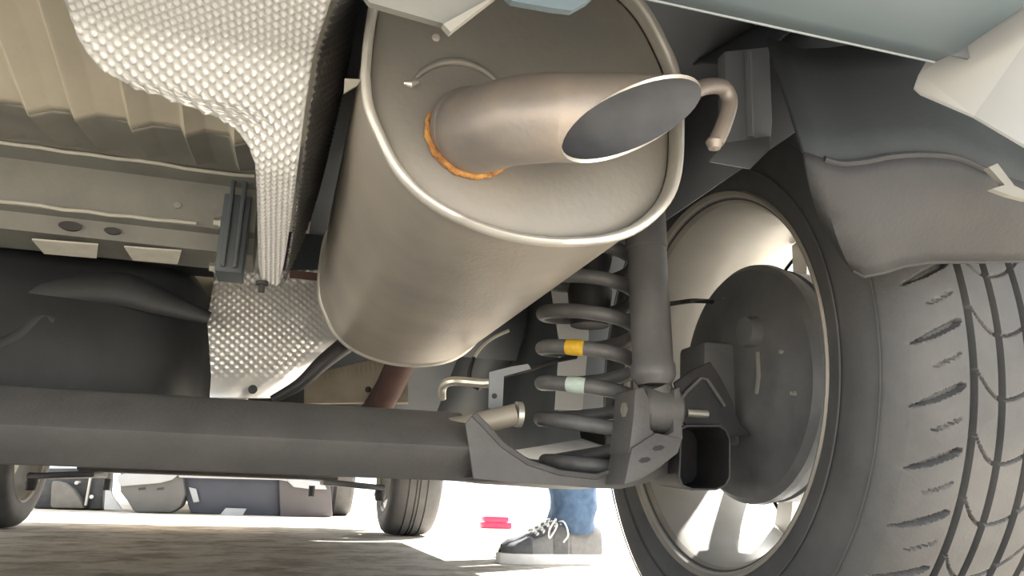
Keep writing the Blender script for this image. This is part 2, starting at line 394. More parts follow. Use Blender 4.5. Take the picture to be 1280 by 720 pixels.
obj('moulded_rib', sq(tube(smooth_path(pts, 6), [.008+.016*math.sin(PI*k/30) for k in range(31)], 16), .302, .35), 'tank', tk)
pts = [U(x, y, 'Y', .302) for x, y in ((-20,440),(20,420),(52,396),(70,400))]
obj('moulded_rib', sq(tube(smooth_path(pts, 6), .011, 16), .302, .4), 'tank', tk)
for y0, y1 in ((308,318),):
    a = U(-10, 300, 'Y', .30); b = U(265, 322, 'Y', .30)
    obj('tank_flange', prism([(a.x-.5,.30,a.z-.012),(b.x,.30,b.z-.012),(b.x,.36,b.z-.012),(a.x-.5,.36,a.z-.012)], (0,0,.005)), 'tank', tk, smooth=False)

# ================================================================== HEAT SHIELDS
def dimple(a, b, pitch, h):
    return h*max(0, math.cos(2*PI*a/pitch)*math.cos(2*PI*b/pitch)+.15)
SZ = [(-.45,.462),(-.262,.460),(-.250,.456),(-.185,.412),(-.170,.407),(.0,.397),(.10,.390),(.20,.383)]
def on_shield(px, py):
    a, b = -.45, .35
    f = lambda y: U(px, py, 'Y', y).z - lerp(SZ, y)
    for _ in range(40):
        m_ = (a+b)/2
        if f(m_) > 0: b = m_
        else: a = m_
    return U(px, py, 'Y', (a+b)/2)
LE = [on_shield(*q) for q in ((76,-40),(80,0),(88,22),(96,45),(110,68),(128,88),(160,106),(200,120),(240,134),(275,148),(298,165),(312,185),(319,205),(321,240),(322,290),(323,330),(326,352))]
RE = [on_shield(*q) for q in ((420,-40),(414,0),(404,30),(392,70),(381,140),(372,210),(363,280),(355,330),(350,350))]
LT = sorted((p.y, p.x) for p in LE); RTb = sorted((p.y, p.x) for p in RE)
Y1 = max(LE[-1].y, RE[-1].y)
hs = thing('muffler_heat_shield', 'bright embossed aluminium heat shield with narrow tongue beside the muffler', 'heat shield', (.18,-.2,.46))
NV = 420; YA = -.36
def hs_fn(u, v):
    y = YA+(Y1-YA)*v; xl, xr = lerp(LT, y), lerp(RTb, y)
    x = xl+(xr-xl)*u; z = lerp(SZ, y)
    e = min(u, 1-u)*(xr-xl)
    lift = -.004*max(0, 1-e/.006)**2*0
    e2 = min(1, e/.003)
    # arc length along the sheet keeps the embossing even
    s_ = y + (max(0, y+.25)*.1)
    return Vector((x, y, z - dimple(x, s_, .0092, .0030)*e2 + lift))
hp = obj('embossed_sheet', grid(120, NV, hs_fn), 'shield', hs, solid=.0008, offset=1, angle=180)
def wall_fn(u, v):
    y = YA+(.12-YA)*v; xr = lerp(RTb, y); z0 = lerp(SZ, y)
    z1 = .60; t = u
    x = xr+.002+.028*t+.012*math.sin(PI*t); z = z0+(z1-z0)*t
    return Vector((x+dimple(z, y, .0092, .0022), y, z))
obj('side_wall', grid(64, 300, wall_fn), 'shield_shade', hs, solid=.0008, offset=1, angle=180)
bs = obj('fixing_bolt', lathe([(-.012,0),(-.012,.0035),(-.004,.0035),(-.004,.007),(0,.007)], U(328,352,'Y',Y1-.008)+Vector((0,0,0)), 'Z', 12), 'black', hs)
obj('fixing_tab', pxpoly([(431,98),(452,99),(447,106),(430,116)], -.27, .002), 'edge', hs, smooth=False)
# tunnel shield in front of the muffler
ts = thing('tunnel_heat_shield', 'shiny dimpled heat shield between fuel tank and muffler', 'heat shield', (.2,.45,.3))
def ts_fn(u, v):
    py = 338+160*v
    pl = lerp([(338,268),(360,266),(400,259),(440,262),(470,264),(500,262)], py)
    pr_ = lerp([(338,432),(425,432),(440,408),(470,375),(498,352)], py); px = pl+(pr_-pl)*u
    y = .42-.10*math.sin(PI*.5*max(0, v-.1)/.9)-.02*u+.07*u*u
    p = U(px, py, 'Y', y)
    d = dimple(p.x+p.z*.12, p.z-p.x*.12, .0125, .0045)*min(1, max(0, (.86-v)/.25))*min(1, max(0, (.9-u)/.2))
    return p+Vector((0, -d, 0))
obj('dimpled_sheet', grid(110, 110, ts_fn), 'shield', ts, solid=.001, offset=1, angle=180)
obj('clip', lathe([(-.004,0),(-.003,.006),(.0,.006)], U(316,487,'Y',.315), 'Y', 12), 'black', ts)
obj('strap', prism([U(x, y, 'Y', .36) for x, y in ((362,337),(404,342),(404,351),(362,347))], (0,.004,0)), 'rustpipe', ts, smooth=False)
fs = thing('floor_heat_shield', 'tan ribbed heat shield strip below the front end of the muffler', 'heat shield', (.33,.5,.3))
def fs_fn(u, v):
    px = 380+130*u; top = 470-34*u; bot = 505
    p = U(px, top+(bot-top)*v, 'Y', .56-.03*v)
    return p+Vector((0, -.0022*max(0, math.sin(2*PI*u*22))*max(0, 1-abs(v-.18)/.14), 0))
obj('ribbed_sheet', grid(180, 24, fs_fn), 'shield_warm', fs, solid=.001, offset=1, angle=180)
obj('stud', lathe([(-.004,0),(-.003,.005),(.0,.005)], U(460,487,'Y',.525), 'Y', 12), 'black', fs)
hg = tag(obj('dark_gap', tube(smooth_path([U(340,500,'Y',.30), U(375,480,'Y',.30), U(405,452,'Y',.30), U(440,425,'Y',.31)], 6), [.006+.0075*k/18 for k in range(19)], 12), 'hose', loc=(.25,.3,.3)), 'dark wedge standing in for the gap between shiny tunnel shield and tan ribbed shield', 'hose')  # added dark tube, stands in for the dark gap between the shields

# ================================================================== MUFFLER
MU = thing('muffler', 'dusty oval steel muffler with rolled end seam and slash-cut tailpipe', 'muffler', (.361,-.02,.327))
bot = [(.246,.430),(.250,.408),(.259,.388),(.272,.366),(.291,.349),(.318,.337),(.350,.3305),(.384,.3305),(.418,.337),(.443,.349),(.464,.370),(.474,.395),(.477,.430)]
ctr = (.3615,.445)
ring = [Vector((x, 0, z)) for x, z in bot] + [Vector((2*ctr[0]-x, 0, .89-z)) for x, z in bot]
ring = smooth_path(ring+[ring[0]], 4)[:-1]; NR = len(ring)
cc = Vector((ctr[0], 0, ctr[1]))
def ring_at(y, s, dz=0): return [cc+(p-cc)*s+Vector((0, y, dz)) for p in ring]
def ringloft(spec, caps=False):
    v = []; f = []
    for y, s in spec: v += ring_at(y, s)
    for j in range(len(spec)-1):
        f += [(j*NR+i, j*NR+(i+1)%NR, (j+1)*NR+(i+1)%NR, (j+1)*NR+i) for i in range(NR)]
    if caps: f += [tuple(range((len(spec)-1)*NR, len(spec)*NR))]
    return v, f
obj('shell', ringloft([(-.298,.985),(-.29,.985)]+[(-.28+.54*k/10,.985) for k in range(11)]), 'muffler', MU)
obj('rear_seam', ringloft([(-.292,.985),(-.2935,1.0),(-.297,1.012),(-.3015,1.008),(-.3035,.985),(-.3025,.965),(-.298,.955),(-.290,.952)]), 'seam', MU, angle=60)
obj('rear_end_cap', ringloft([(-.288,.956),(-.2895,.94),(-.291,.90),(-.2935,.80),(-.2945,.5),(-.2945,.02)], True), 'cap', MU, angle=60)
obj('front_end_cap', ringloft([(.252,.985),(.254,1.004),(.258,1.01),(.262,1.0),(.262,.96),(.26,.94),(.262,.5),(.262,.02)], True), 'seam', MU, angle=60)
# outlet pipe: out of the cap, bending to the right, slash cut
pa = U(594,165,'Y',-.285); pb = U(600,163,'Y',-.312); pc = U(640,152,'Y',-.350); pd = U(690,147,'Y',-.366); pe = U(1010,152,'Y',-.392)
path = smooth_path([pa, pb, pc, pd], 8); 
PR = .0265
P_, T_, N_ = frames(path+[path[-1]+(pe-pd).normalized()*.02])
SEG = 40
def pipe(r, inner=False):
    v = []; f = []
    ax = (pe-pd).normalized()
    e1 = (CAM-pd); e1 = (e1-ax*e1.dot(ax)).normalized(); e2 = ax.cross(e1)
    if e2.z < 0: e2 = -e2
    n = len(P_)-1
    for i in range(n):
        b = T_[i].cross(N_[i])
        rr = r*(1+.12*max(0, 1-i/14))
        v += [P_[i]+(N_[i]*math.cos(2*PI*k/SEG)+b*math.sin(2*PI*k/SEG))*rr for k in range(SEG)]
    last = v[-SEG:]
    for st in range(1, 7):
        for k in range(SEG):
            q = last[k]; w_ = (q-P_[n-1]).normalized()
            L_ = .0505-.038*w_.dot(e1)+.028*w_.dot(e2)
            v.append(q+ax*(max(.003, L_)*st/6))
    n += 6
    for i in range(n-1):
        f += [(i*SEG+k, i*SEG+(k+1)%SEG, (i+1)*SEG+(k+1)%SEG, (i+1)*SEG+k) for k in range(SEG)]
    return v, f
tpp = obj('tailpipe', pipe(PR), 'pipe', MU, angle=60)
obj('pipe_bore', pipe(PR-.0022), 'soot', tpp, angle=60)
ve, _ = pipe(PR); vi, _ = pipe(PR-.0022); ve = ve[-SEG:]; vi = vi[-SEG:]
obj('cut_lip', (ve+vi, [(k, (k+1)%SEG, SEG+(k+1)%SEG, SEG+k) for k in range(SEG)]), 'seam', tpp, smooth=False)
dirp = (pb-pa).normalized()
def arc(c, r, a0, a1, y, n=40): return [Vector((c.x+r*math.cos(math.radians(a0+(a1-a0)*k/n)), y, c.z+r*math.sin(math.radians(a0+(a1-a0)*k/n)))) for k in range(n+1)]
cW = U(592,165,'Y',-.295)
rw = random.Random(5)
pth = [q+Vector((rw.uniform(-.0006,.0006),0,rw.uniform(-.0006,.0006))) for q in arc(cW, .0318, 165, 320, -.296)]
obj('rusty_weld', tube(pth, [.0006+.0019*math.sin(PI*k/40)**.6+rw.uniform(0,.0007) for k in range(41)], 8), 'rust', MU, angle=80)
obj('outlet_collar', lathe([(.0,.0305),(-.006,.0302),(-.010,.0290),(-.011,.0280)], cW+Vector((0,.0,0)), 'Y', 48), 'pipe', MU, angle=60)
cR = U(574,140,'Y',-.292)
obj('cap_swage', tube(arc(cR, .036, 150, 38, -.2945), [.0005+.0028*math.sin(PI*k/40)**.5 for k in range(41)], 8), 'cap', MU, angle=80)
obj('seam_tab', tube([U(505,104,'Y',-.297), U(514,106,'Y',-.298), U(523,103,'Y',-.297)], [.001,.0022,.001], 8), 'seam', MU)
obj('rivet', lathe([(-.002,0),(-.0016,.0022),(0,.003)], U(545,47,'Y',-.295), 'Y', 12), 'seam', MU)
obj('inlet_pipe', tube(smooth_path([(.39,.25,.40),(.39,.33,.395),(.385,.42,.36),(.37,.50,.31),(.35,.62,.28),(.30,.9,.265),(.22,1.5,.265),(.15,2.2,.265)], 6), .022, 20), 'rustpipe', MU)
# hanger hook welded to the tip
hk = smooth_path([U(862,116,'Y',-.36), U(884,108,'Y',-.352), U(904,110,'Y',-.345), U(912,128,'Y',-.342), U(905,155,'Y',-.342), U(895,178,'Y',-.342)], 6)
hook = obj('hanger_hook', tube(hk, [.0055]*(len(hk)-1)+[.0052], 12), 'pipe', MU)
obj('hook_end', lathe([(-.004,0),(-.003,.004),(.002,.0058),(.004,.005)], U(893,181,'Y',-.342), 'Z', 12), 'pipe', hook)

# ================================================================== AXLE
ax = thing('axle_beam', 'long grey twist beam axle crossing below muffler with spring seat end', 'axle', (.2,.02,.18))
sec = [(.036,.181),(.030,.1815),(.010,.1945),(-.009,.2095),(-.011,.2125),(-.008,.2155),(.020,.234),(.046,.2495),(.054,.252),(.070,.252),(.078,.247),(.082,.225),(.078,.20),(.060,.184)]
def beam_fn():
    v = []; f = []; n = len(sec); xsx = [-.62,-.4,-.2,0,.2,.34,.38,.40,.42,.44,.455,.47]
    for x in xsx:
        t = max(0, min(1, (x-.40)/.07))
        for y, z in sec: v.append((x, y+.0*t, z-(max(0, z-.20))*.85*t))
    for k in range(len(xsx)-1):
        f += [(k*n+i, k*n+(i+1)%n, (k+1)*n+(i+1)%n, (k+1)*n+i) for i in range(n)]
    f += [tuple(range(n)), tuple((len(xsx)-1)*n+i for i in range(n))]
    return v, f
bmO = obj('beam', beam_fn(), 'axle', ax, angle=22)
# spring seat pan: rear wall traced, floor and front wall
rim_top = [(582,530),(592,518),(606,532),(628,556),(660,578),(700,591),(745,596),(768,588),(783,558),(792,520),(797,498)]
rim_bot = [(592,598),(615,600),(640,603),(690,606),(740,610),(775,611),(800,606),(830,596),(850,580)]
YP = -.012
wall = [U(x, y, 'Y', YP) for x, y in rim_top] + [U(x, y, 'Y', YP) for x, y in [(812,500),(818,540),(852,545)]+rim_bot[::-1]]
seat = obj('spring_seat', join(prism(wall, (0,.004,0)),
      loft([[U(x, y-2, 'Y', YP) for x, y in rim_bot], [U(x, y-2, 'Y', YP)+Vector((0,.13,-.002)) for x, y in rim_bot]]),
      loft([[U(x, y-2, 'Y', YP)+Vector((0,.13,-.002)) for x, y in rim_bot], [U(x, y-2, 'Y', YP)+Vector((0,.135,.03)) for x, y in rim_bot]])), 'axle', ax, angle=40)
obj('seat_lip', tube([U(x, y, 'Y', YP) for x, y in rim_top[1:]], .0032, 8), 'axle', seat)
# fork for the shock absorber, end channel towards the wheel
fork = obj('shock_fork', join(
   pxpoly([(786,566),(792,520),(794,486),(805,484),(812,500),(813,536),(822,544)], -.055, .05),
   pxpoly([(843,486),(850,484),(854,548),(846,556),(828,560),(830,545),(842,540)], -.055, .05),
   prism([U(x, y, 'Y', -.058) for x, y in ((790,560),(820,541),(853,548),(848,566),(824,585),(800,600),(780,606))], (0,.05,0))), 'axle', ax, bevel=.0012)
for q in ((823,560),(806,575)):
    obj('slot_hole', prism([U(q[0]+dx*8, q[1]+dy*3.2-dx*1.2, 'Y', -.0585) for dx, dy in ((-1,0),(-.5,1),(.5,1),(1,0),(.5,-1),(-.5,-1))], (0,.002,0)), 'hose', fork, smooth=False)
ch_o = [(851,535),(858,531),(900,531),(908,536),(913,548),(913,598),(907,608),(895,613),(865,613),(852,608),(848,598)]
cho = [U(x, y, 'Y', -.05) for x, y in ch_o]; cen = sum(cho, Vector())/len(cho); chi = [cen+(p-cen)*.94 for p in cho]
n_ = len(cho); dep = Vector((.02,.10,.005))
ech = (cho+chi+[p+dep for p in cho]+[p+dep for p in chi],
   [(i,(i+1)%n_,n_+(i+1)%n_,n_+i) for i in range(n_)]+[(i,(i+1)%n_,2*n_+(i+1)%n_,2*n_+i) for i in range(n_)]+[(n_+i,n_+(i+1)%n_,3*n_+(i+1)%n_,3*n_+i) for i in range(n_)]+[tuple(range(3*n_,4*n_))])
obj('end_channel', ech, 'black', ax, angle=50)
obj('wheel_bracket', join(
   pxpoly([(843,478),(866,462),(888,452),(900,470),(915,500),(925,530),(940,545),(908,545),(900,531),(856,531),(850,500)], -.03, .004)), 'black', ax, smooth=False, bevel=.001)
obj('bracket_rib', tube([U(x, y, 'Y', -.033) for x, y in ((851,535),(851,500),(858,490),(876,473),(884,474),(898,495),(906,508))], .0020, 8), 'axle', ax)
obj('hub_carrier', join(pxpoly([(880,425),(944,430),(956,470),(952,545),(925,560),(905,520),(880,470)], .0, .06)), 'drum', ax, bevel=.006)
obj('bolt', hexbolt(U(793,513,'Y',-.032), .0085, -.012), 'zinc', ax)
obj('bolt', lathe([(-.012,0),(-.012,.0045),(.012,.0045),(.012,0)], U(871,517,'Y',-.032), 'X', 14), 'zinc', ax)
# anti-roll tube along the beam
tb = obj('stabiliser_tube', tube([(.34,.046,.226),(.40,.040,.236),U(645,518,'Y',.03)], .0115, 16), 'tube', ax)
obj('tube_end', lathe([(-.003,.010),(-.003,.0135),(.003,.0135),(.004,.010),(.004,0)], U(648,518,'Y',.03), 'X', 20), 'seam', tb)
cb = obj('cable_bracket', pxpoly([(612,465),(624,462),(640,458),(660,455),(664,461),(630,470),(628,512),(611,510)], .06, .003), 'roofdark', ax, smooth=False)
obj('hole', lathe([(-.0006,0),(-.0006,.003),(.001,.003)], U(618,495,'Y',.0595), 'Y', 12), 'hose', cb)

# ================================================================== SPRING
spg = thing('coil_spring', 'dark coil spring with yellow and mint paint dabs in axle seat', 'spring', (.55,.055,.19))
def helix():
    pts = []; N = 480
    for k in range(N+1):
        t = -.08+1.08*k/N; a = -2*PI*6.2*t+PI*1.02
        r = .054 if t > .12 else .047+.007*t/.12
        r -= .008*max(0, (t-.85)/.15)
        z = .205+.012*max(-.4, min(1, t/.1))+.25*max(0, t-.03)
        pts.append((.548+r*math.cos(a), .055+r*math.sin(a), z))
    return pts
HX = helix()
coil = obj('coil', tube(HX, .0082, 14), 'spring', spg)
def dab(px, py, m, nm):
    tgt = min(range(len(HX)), key=lambda k: (lambda d: abs(d[0])*3+abs(d[1])+(HX[k][1] > .04)*999)(pxdiff(HX[k], px, py)))
    seg = HX[max(0,tgt-2):tgt+3]
    obj(nm, tube(seg, [.0084,.0089,.009,.0089,.0084], 14), m, coil)
def pxof(P):
    d = Vector(P)-CAM; z = d.dot(FW); return 640+F*d.dot(RT)/z, 360-F*d.dot(UP)/z
def pxdiff(P, px, py):
    a, b = pxof(P); return a-px, b-py
dab(718,432,'yellow','yellow_dab'); dab(720,478,'mint','mint_dab')
obj('bump_stop', lathe([(.36,.022),(.40,.026),(.42,.021),(.44,.026),(.46,.022),(.56,.024)], (.548,.055,0), 'Z', 24), 'hose', spg)
obj('upper_seat', lathe([(.47,.02),(.47,.066),(.50,.062),(.57,.06)], (.548,.055,0), 'Z', 32), 'dark', spg)

# ================================================================== SHOCK ABSORBER
sh = thing('shock_absorber', 'dark tube shock absorber bolted to axle fork beside the coil spring', 'shock absorber', (.605,-.035,.25))
b0 = U(817,472,'Y',-.035); t0 = U(806,270,'Y',-.03); dr = (t0-b0).normalized()
def along(s): return b0+dr*s
obj('body_tube', tube([along(-.008),along(0),along(.003),along(.012),along(.016),along(.05),along(.26)], [.017,.0225,.0232,.0232,.0213,.0213,.0213], 28), 'shock', sh)
obj('dust_cover', tube([along(.14),along(.141),along(.34)], [.0215,.0225,.0225], 28), 'shock', sh)
ec = U(822,512,'Y',-.033)
ey = obj('lower_eye', lathe([(-.020,.012),(-.020,.0215),(-.017,.024),(.017,.024),(.020,.0215),(.020,.012)], ec, 'X', 32), 'axle', sh)
obj('rubber_bush', lathe([(-.0205,0),(-.0205,.0125),(.0205,.0125),(.0205,0)], ec, 'X', 24), 'hose', ey)
obj('eye_neck', tube([along(-.012), along(-.006), ec+dr*.012], [.016,.017,.019], 20), 'axle', sh)

# ================================================================== REAR WHEEL
def wheel(name, cy, s, label, detail=True, group=None):
    t = thing(name, label, 'wheel', (s*(WX+.09), cy, 0), group)
    c = Vector((0, cy, WR)); X0 = WX
    side = [(.004,.199),(-.002,.207),(-.008,.222),(-.0105,.245),(-.008,.266),(-.001,.282),(.010,.2915),(.022,.2955)]
    if detail:
        W0, W1 = .010, .168; NA, NW = 1500, 110
        def depth(a, w):
            d = 0
            wv = w*1000
            if abs(wv-56) < 3.2: d = .007
            if abs(wv-82) < 3.2: d = .007
            if abs(wv-110) < 3.2: d = .007
            if abs(wv-138) < 3.2: d = .007
            ang = a/(2*PI)
            def slot(q, wd, dp, sf=.022):          # smooth-edged groove, q in 0..1
                q = q % 1.0; q = min(q, 1-q)
                return dp*max(0, min(1, (wd-q)/sf+.5))
            if wv < 52:
                if 8 < wv < 48: d = slot(ang*38+(wv-30)/95, .055*min(1, (wv-8)/18.)*min(1, (49-wv)/4.), .006)
                if 24 < wv < 46: d = max(d, slot(ang*38+.5+(wv-30)/95+.02*math.sin(wv*1.6), .014, .0025))
            elif wv < 82:
                if wv > 59: d = max(d, slot(ang*38+((82-wv)/26.)**2*.55, .022, .0045))
            elif wv < 138:
                d = max(d, slot(ang*38+((wv-82)/56.)**2*.8, .018, .0035))
            elif wv > 143: d = max(d, slot(ang*38+wv/120, .05, .0055))
            return d
        v = []; f = []
        inn = [(.004,.199),(-.002,.207),(-.008,.222),(-.0105,.245),(-.0095,.257),(-.007,.267),(-.003,.275),(.002,.2805)]
        cols = [(w_, r_, 0) for w_, r_ in inn] + [(.008+(.168-.008)*k/(NW-1), 0, 1) for k in range(NW)] + [(.19-w_, r_, 0) for w_, r_ in inn[::-1]]
        NC = len(cols)
        for i in range(NA):
            a = 2*PI*i/NA; ca, sa = math.cos(a), math.sin(a)
            for w_, r_, td in cols:
                r = .300-.0078*abs((w_-.095)/.076)**4.2-depth(a, w_) if td else r_
                v.append((X0+w_, cy+r*ca, WR+r*sa))
        for i in range(NA):
            q = (i+1) % NA
            f += [(i*NC+k, i*NC+k+1, q*NC+k+1, q*NC+k) for k in range(NC-1)]
        ty = obj('tyre', (v, f), 'rubber', t, angle=38)
        for rr, xx in ((.232,-.0108),(.272,-.0062)):
            g_ = lathe([(xx,rr-.0012),(xx-.0012,rr),(xx,rr+.0012)], (X0, cy, WR), 'X', 128); g_ = (g_[0], [q for q in g_[1] if len(q) < 9])
            obj('sidewall_ring', g_, 'rubber', ty, angle=180)
    else:
        pr = side + [(.045,.2985)]
        for gx in (.055,.085,.098,.128): pr += [(gx-.003,.2995),(gx-.003,.293),(gx+.003,.293),(gx+.003,.2995)]
        pr += [(.145,.2985),(.164,.2955),(.176,.2915),(.187,.282),(.194,.266),(.1965,.245),(.194,.222),(.188,.207),(.182,.199)]
        pr = [(s*(X0+a), r) for a, r in pr]
        g_ = lathe(pr, (0, cy, WR), 'X', 96); g_ = (g_[0], [q for q in g_[1] if len(q) < 9])
        obj('tyre', g_, 'rubber', t, angle=35)
    # rim: barrel, lip, spokes
    pr = [(.0,.2075),(-.003,.2085),(-.004,.2065),(-.001,.203),(.010,.198),(.016,.193),(.05,.187),(.075,.182),(.12,.183),(.150,.190),(.178,.198),(.186,.205),(.188,.2065),(.184,.2065),(.176,.2025),(.15,.195),(.12,.188),(.075,.188),(.05,.192),(.018,.199),(.008,.203)]
    g_ = lathe([(s*(X0+a), r) for a, r in pr], (0, cy, WR), 'X', 96, closed=True)
    rm = obj('rim_barrel', g_, 'rim', t, angle=50)
    g_ = lathe([(s*(X0+a), r) for a, r in [(-.0045,.2055),(-.0052,.2075),(-.0035,.2095),(.0005,.2085),(.012,.1985),(.010,.1965)]], (0, cy, WR), 'X', 96, closed=True)
    obj('rim_lip', g_, 'lip', rm, angle=50)
    for k in range(10):
        a = 2*PI*k/10+.2; pts = []
        for r, wd, xo in ((.05,.018,.128),(.12,.012,.140),(.188,.016,.150)):
            ca, sa = math.cos(a), math.sin(a)
            pts.append((r, wd, xo))
        v = []; f = []
        for r, wd, xo in pts:
            for (dw, dx) in ((-wd, 0),(wd, 0),(wd*.6, .022),(-wd*.6, .022)):
                v.append((s*(X0+xo+dx), cy+r*math.cos(a)-dw*math.sin(a), WR+r*math.sin(a)+dw*math.cos(a)))
        for j in range(2):
            f += [(j*4+i, j*4+(i+1)%4, j*4+4+(i+1)%4, j*4+4+i) for i in range(4)]
        f += [(0,1,2,3),(8,9,10,11)]
        obj('spoke', (v, f), 'rim', t, smooth=False)
    obj('hub', lathe([(s*(X0+a), r) for a, r in ((.115,0),(.115,.062),(.15,.066),(.158,.05),(.158,0))], (0, cy, WR), 'X', 48), 'rim', t)
    return t
wheel('wheel_assembly', 0, 1, 'large rear wheel with silver alloy rim and dusty patterned tyre')
# brake drum inside the wheel
bd = thing('brake_drum', 'black round brake drum and backing plate inside the rear rim', 'brake drum', (.73,0,.16))
obj('backing_plate', lathe([(.700,0),(.700,.05),(.703,.062),(.703,.085),(.708,.095),(.708,.126),(.715,.1325),(.722,.1335),(.724,.131),(.724,0)], (0,0,WR), 'X', 96), 'drum', bd, angle=30)
obj('drum_shell', lathe([(.726,0),(.726,.129),(.735,.130),(.737,.127),(.741,.127),(.743,.130),(.775,.128),(.785,.118),(.785,0)], (0,0,WR), 'X', 96), 'drum', bd, angle=30)
for q in ((992,492),(953,447),(978,440),(905,372)):
    obj('plate_bolt', lathe([(-.003,0),(-.003,.0022),(.002,.003)], U(*q,'X',.705 if q[0] > 930 else .708), 'X', 8), 'zinc' if q[0] > 960 else 'drum', bd)
obj('adjuster_slot', tube([U(947,440,'X',.700), U(949,470,'X',.700), U(946,492,'X',.700)], .003, 8), 'member', bd)
obj('wheel_cylinder', join(lathe([(.690,0),(.690,.016),(.706,.018)], U(940,415,'X',.70)-Vector((.70,0,0)), 'X', 20)), 'drum', bd)

# cables and lines
def cable(name, pts, r, m, label, y=None):
    P = smooth_path([U(*q) for q in pts], 6)
    tag(obj(name, tube(P, r, 10), m, loc=tuple(P[0])), label, 'cable')
cable('brake_hose', [(830,381,'Y',.03),(850,378,'Y',.03),(868,376,'X',.66),(890,377,'X',.695)], .0028, 'hose', 'thin black brake hose leading to the brake drum')
cable('handbrake_cable', [(552,498,'Y',.16),(553,484,'Y',.15),(562,477,'Y',.14),(580,477,'Y',.14),(605,479,'Y',.13),(628,476,'Y',.12)], .0055, 'zinc', 'silver bent brake cable end above the axle beam')
cable('brake_pipe', [(592,448,'Y',.2),(602,434,'Y',.2),(617,422,'Y',.2),(636,413,'Y',.2)], .0022, 'edge', 'pale curved brake pipe under the muffler edge')
cable('cable_loop', [(592,448,'Y',.2),(587,464,'Y',.18),(588,478,'Y',.16),(600,486,'Y',.15)], .003, 'hose', 'black looped line below the pale brake pipe')
cable('wire_link', [(626,470,'Y',.11),(660,462,'Y',.10),(690,452,'Y',.10),(720,446,'Y',.11)], .0028, 'hose', 'thin dark link running behind the coil spring')

# ================================================================== FRONT END
wheel('wheel_assembly', WB, 1, 'front wheel with light grey grooved tyre showing beneath the axle beam', False)
wheel('wheel_assembly', WB, -1, 'dark shaded front wheel beside the scrap machine with pale bar', False)
sf = thing('front_suspension', 'dark front control arm and subframe running between front tyres', 'suspension', (0,2.45,.17))
obj('subframe', extr([(2.35,.214),(2.38,.207),(2.55,.207),(2.58,.215),(2.58,.26),(2.35,.26)], -.45, .45), 'black', sf, bevel=.006)
for s in (-1, 1):
    obj('control_arm', prism([(s*.40,2.40,.19),(s*.66,2.58,.175),(s*.66,2.63,.175),(s*.40,2.66,.19)], (0,0,.022)), 'black', sf, bevel=.004)
    obj('ball_joint', lathe([(.135,0),(.135,.018),(.16,.024),(.20,.016)], (s*.645,WB,0), 'Z', 20), 'black', sf)
    obj('knuckle', lathe([(s*.63,0),(s*.63,.05),(s*.66,.07),(s*.70,.07)], (0,WB,WR), 'X', 24), 'black', sf)
    obj('link_bolt', lathe([(.145,0),(.145,.012),(.185,.012),(.185,0)], (s*.36,2.44,0), 'Z', 10), 'black', sf)
    obj('brake_disc', lathe([(s*(WX+.06),.02),(s*(WX+.06),.125),(s*(WX+.075),.125),(s*(WX+.075),.02)], (0,WB,WR), 'X', 48), 'zinc', sf)

# ================================================================== PARKED CAR BEYOND
YF = 4.68
fc = thing('parked_car', 'parked car facing this way with white trimmed dark front bumper', 'car', (0.02,YF,0))
def fpx(pts, dy=0, th=.05): return prism([U(x, y, 'Y', YF+dy) for x, y in pts], (0, th, 0))
obj('bumper_corner', fpx([(150,584),(228,584),(232,618),(226,634),(214,641),(168,641),(160,628),(150,615)], .0, .25), 'fgrey', fc, bevel=.02)
obj('grille_panel', fpx([(226,584),(352,584),(350,644),(300,646),(238,641),(232,622)], .05, .2), 'fblue', fc, bevel=.01)
obj('bumper_corner', fpx([(348,584),(412,584),(416,646),(350,646)], .0, .25), 'fbrown', fc, bevel=.012)
obj('trim_strip', fpx([(147,594),(160,591),(226,591),(215,600),(200,604),(152,608),(147,602)], -.03, .04), 'trimfar', fc, bevel=.006)
obj('trim_line', fpx([(222,592),(352,594),(362,597),(362,602),(348,600),(224,597)], -.02, .03), 'trimfar', fc, bevel=.003)
obj('trim_strip', fpx([(356,596),(368,598),(404,602),(409,612),(384,611),(367,609),(360,602)], -.03, .04), 'trimfar', fc, bevel=.006)
obj('plate_holder', fpx([(274,645),(282,635),(308,636),(302,646)], -.03, .03), 'trimfar', fc, smooth=False)
obj('tow_strut', fpx([(236,609),(245,611),(249,627),(242,628)], .03, .03), 'trimfar', fc, smooth=False)
for q in ((173,610),(196,610)):
    obj('slot', fpx([(q[0],q[1]),(q[0]+9,q[1]-1),(q[0]+9,q[1]+2),(q[0],q[1]+3)], -.004, .01), 'hose', fc, smooth=False)
hx = U(297, 600, 'Y', YF)
obj('bonnet_body', join(box(-.78,.82,YF+.06,YF+.5,.27,.75), box(-.78,.82,YF+.3,YF+3.8,.30,.85), box(-.66,.70,YF+1.2,YF+3.4,.8,1.4)), 'white', fc, bevel=.05)
for px in (428,):
    c = U(px, 646, 'Z', 0)
    obj('tyre', lathe([(c.x-.06,.17),(c.x-.075,.20),(c.x-.07,.27),(c.x-.05,.29),(c.x+.05,.29),(c.x+.07,.27),(c.x+.075,.20),(c.x+.06,.17)], (0,c.y+.30,.29), 'X', 40), 'rubber', fc)
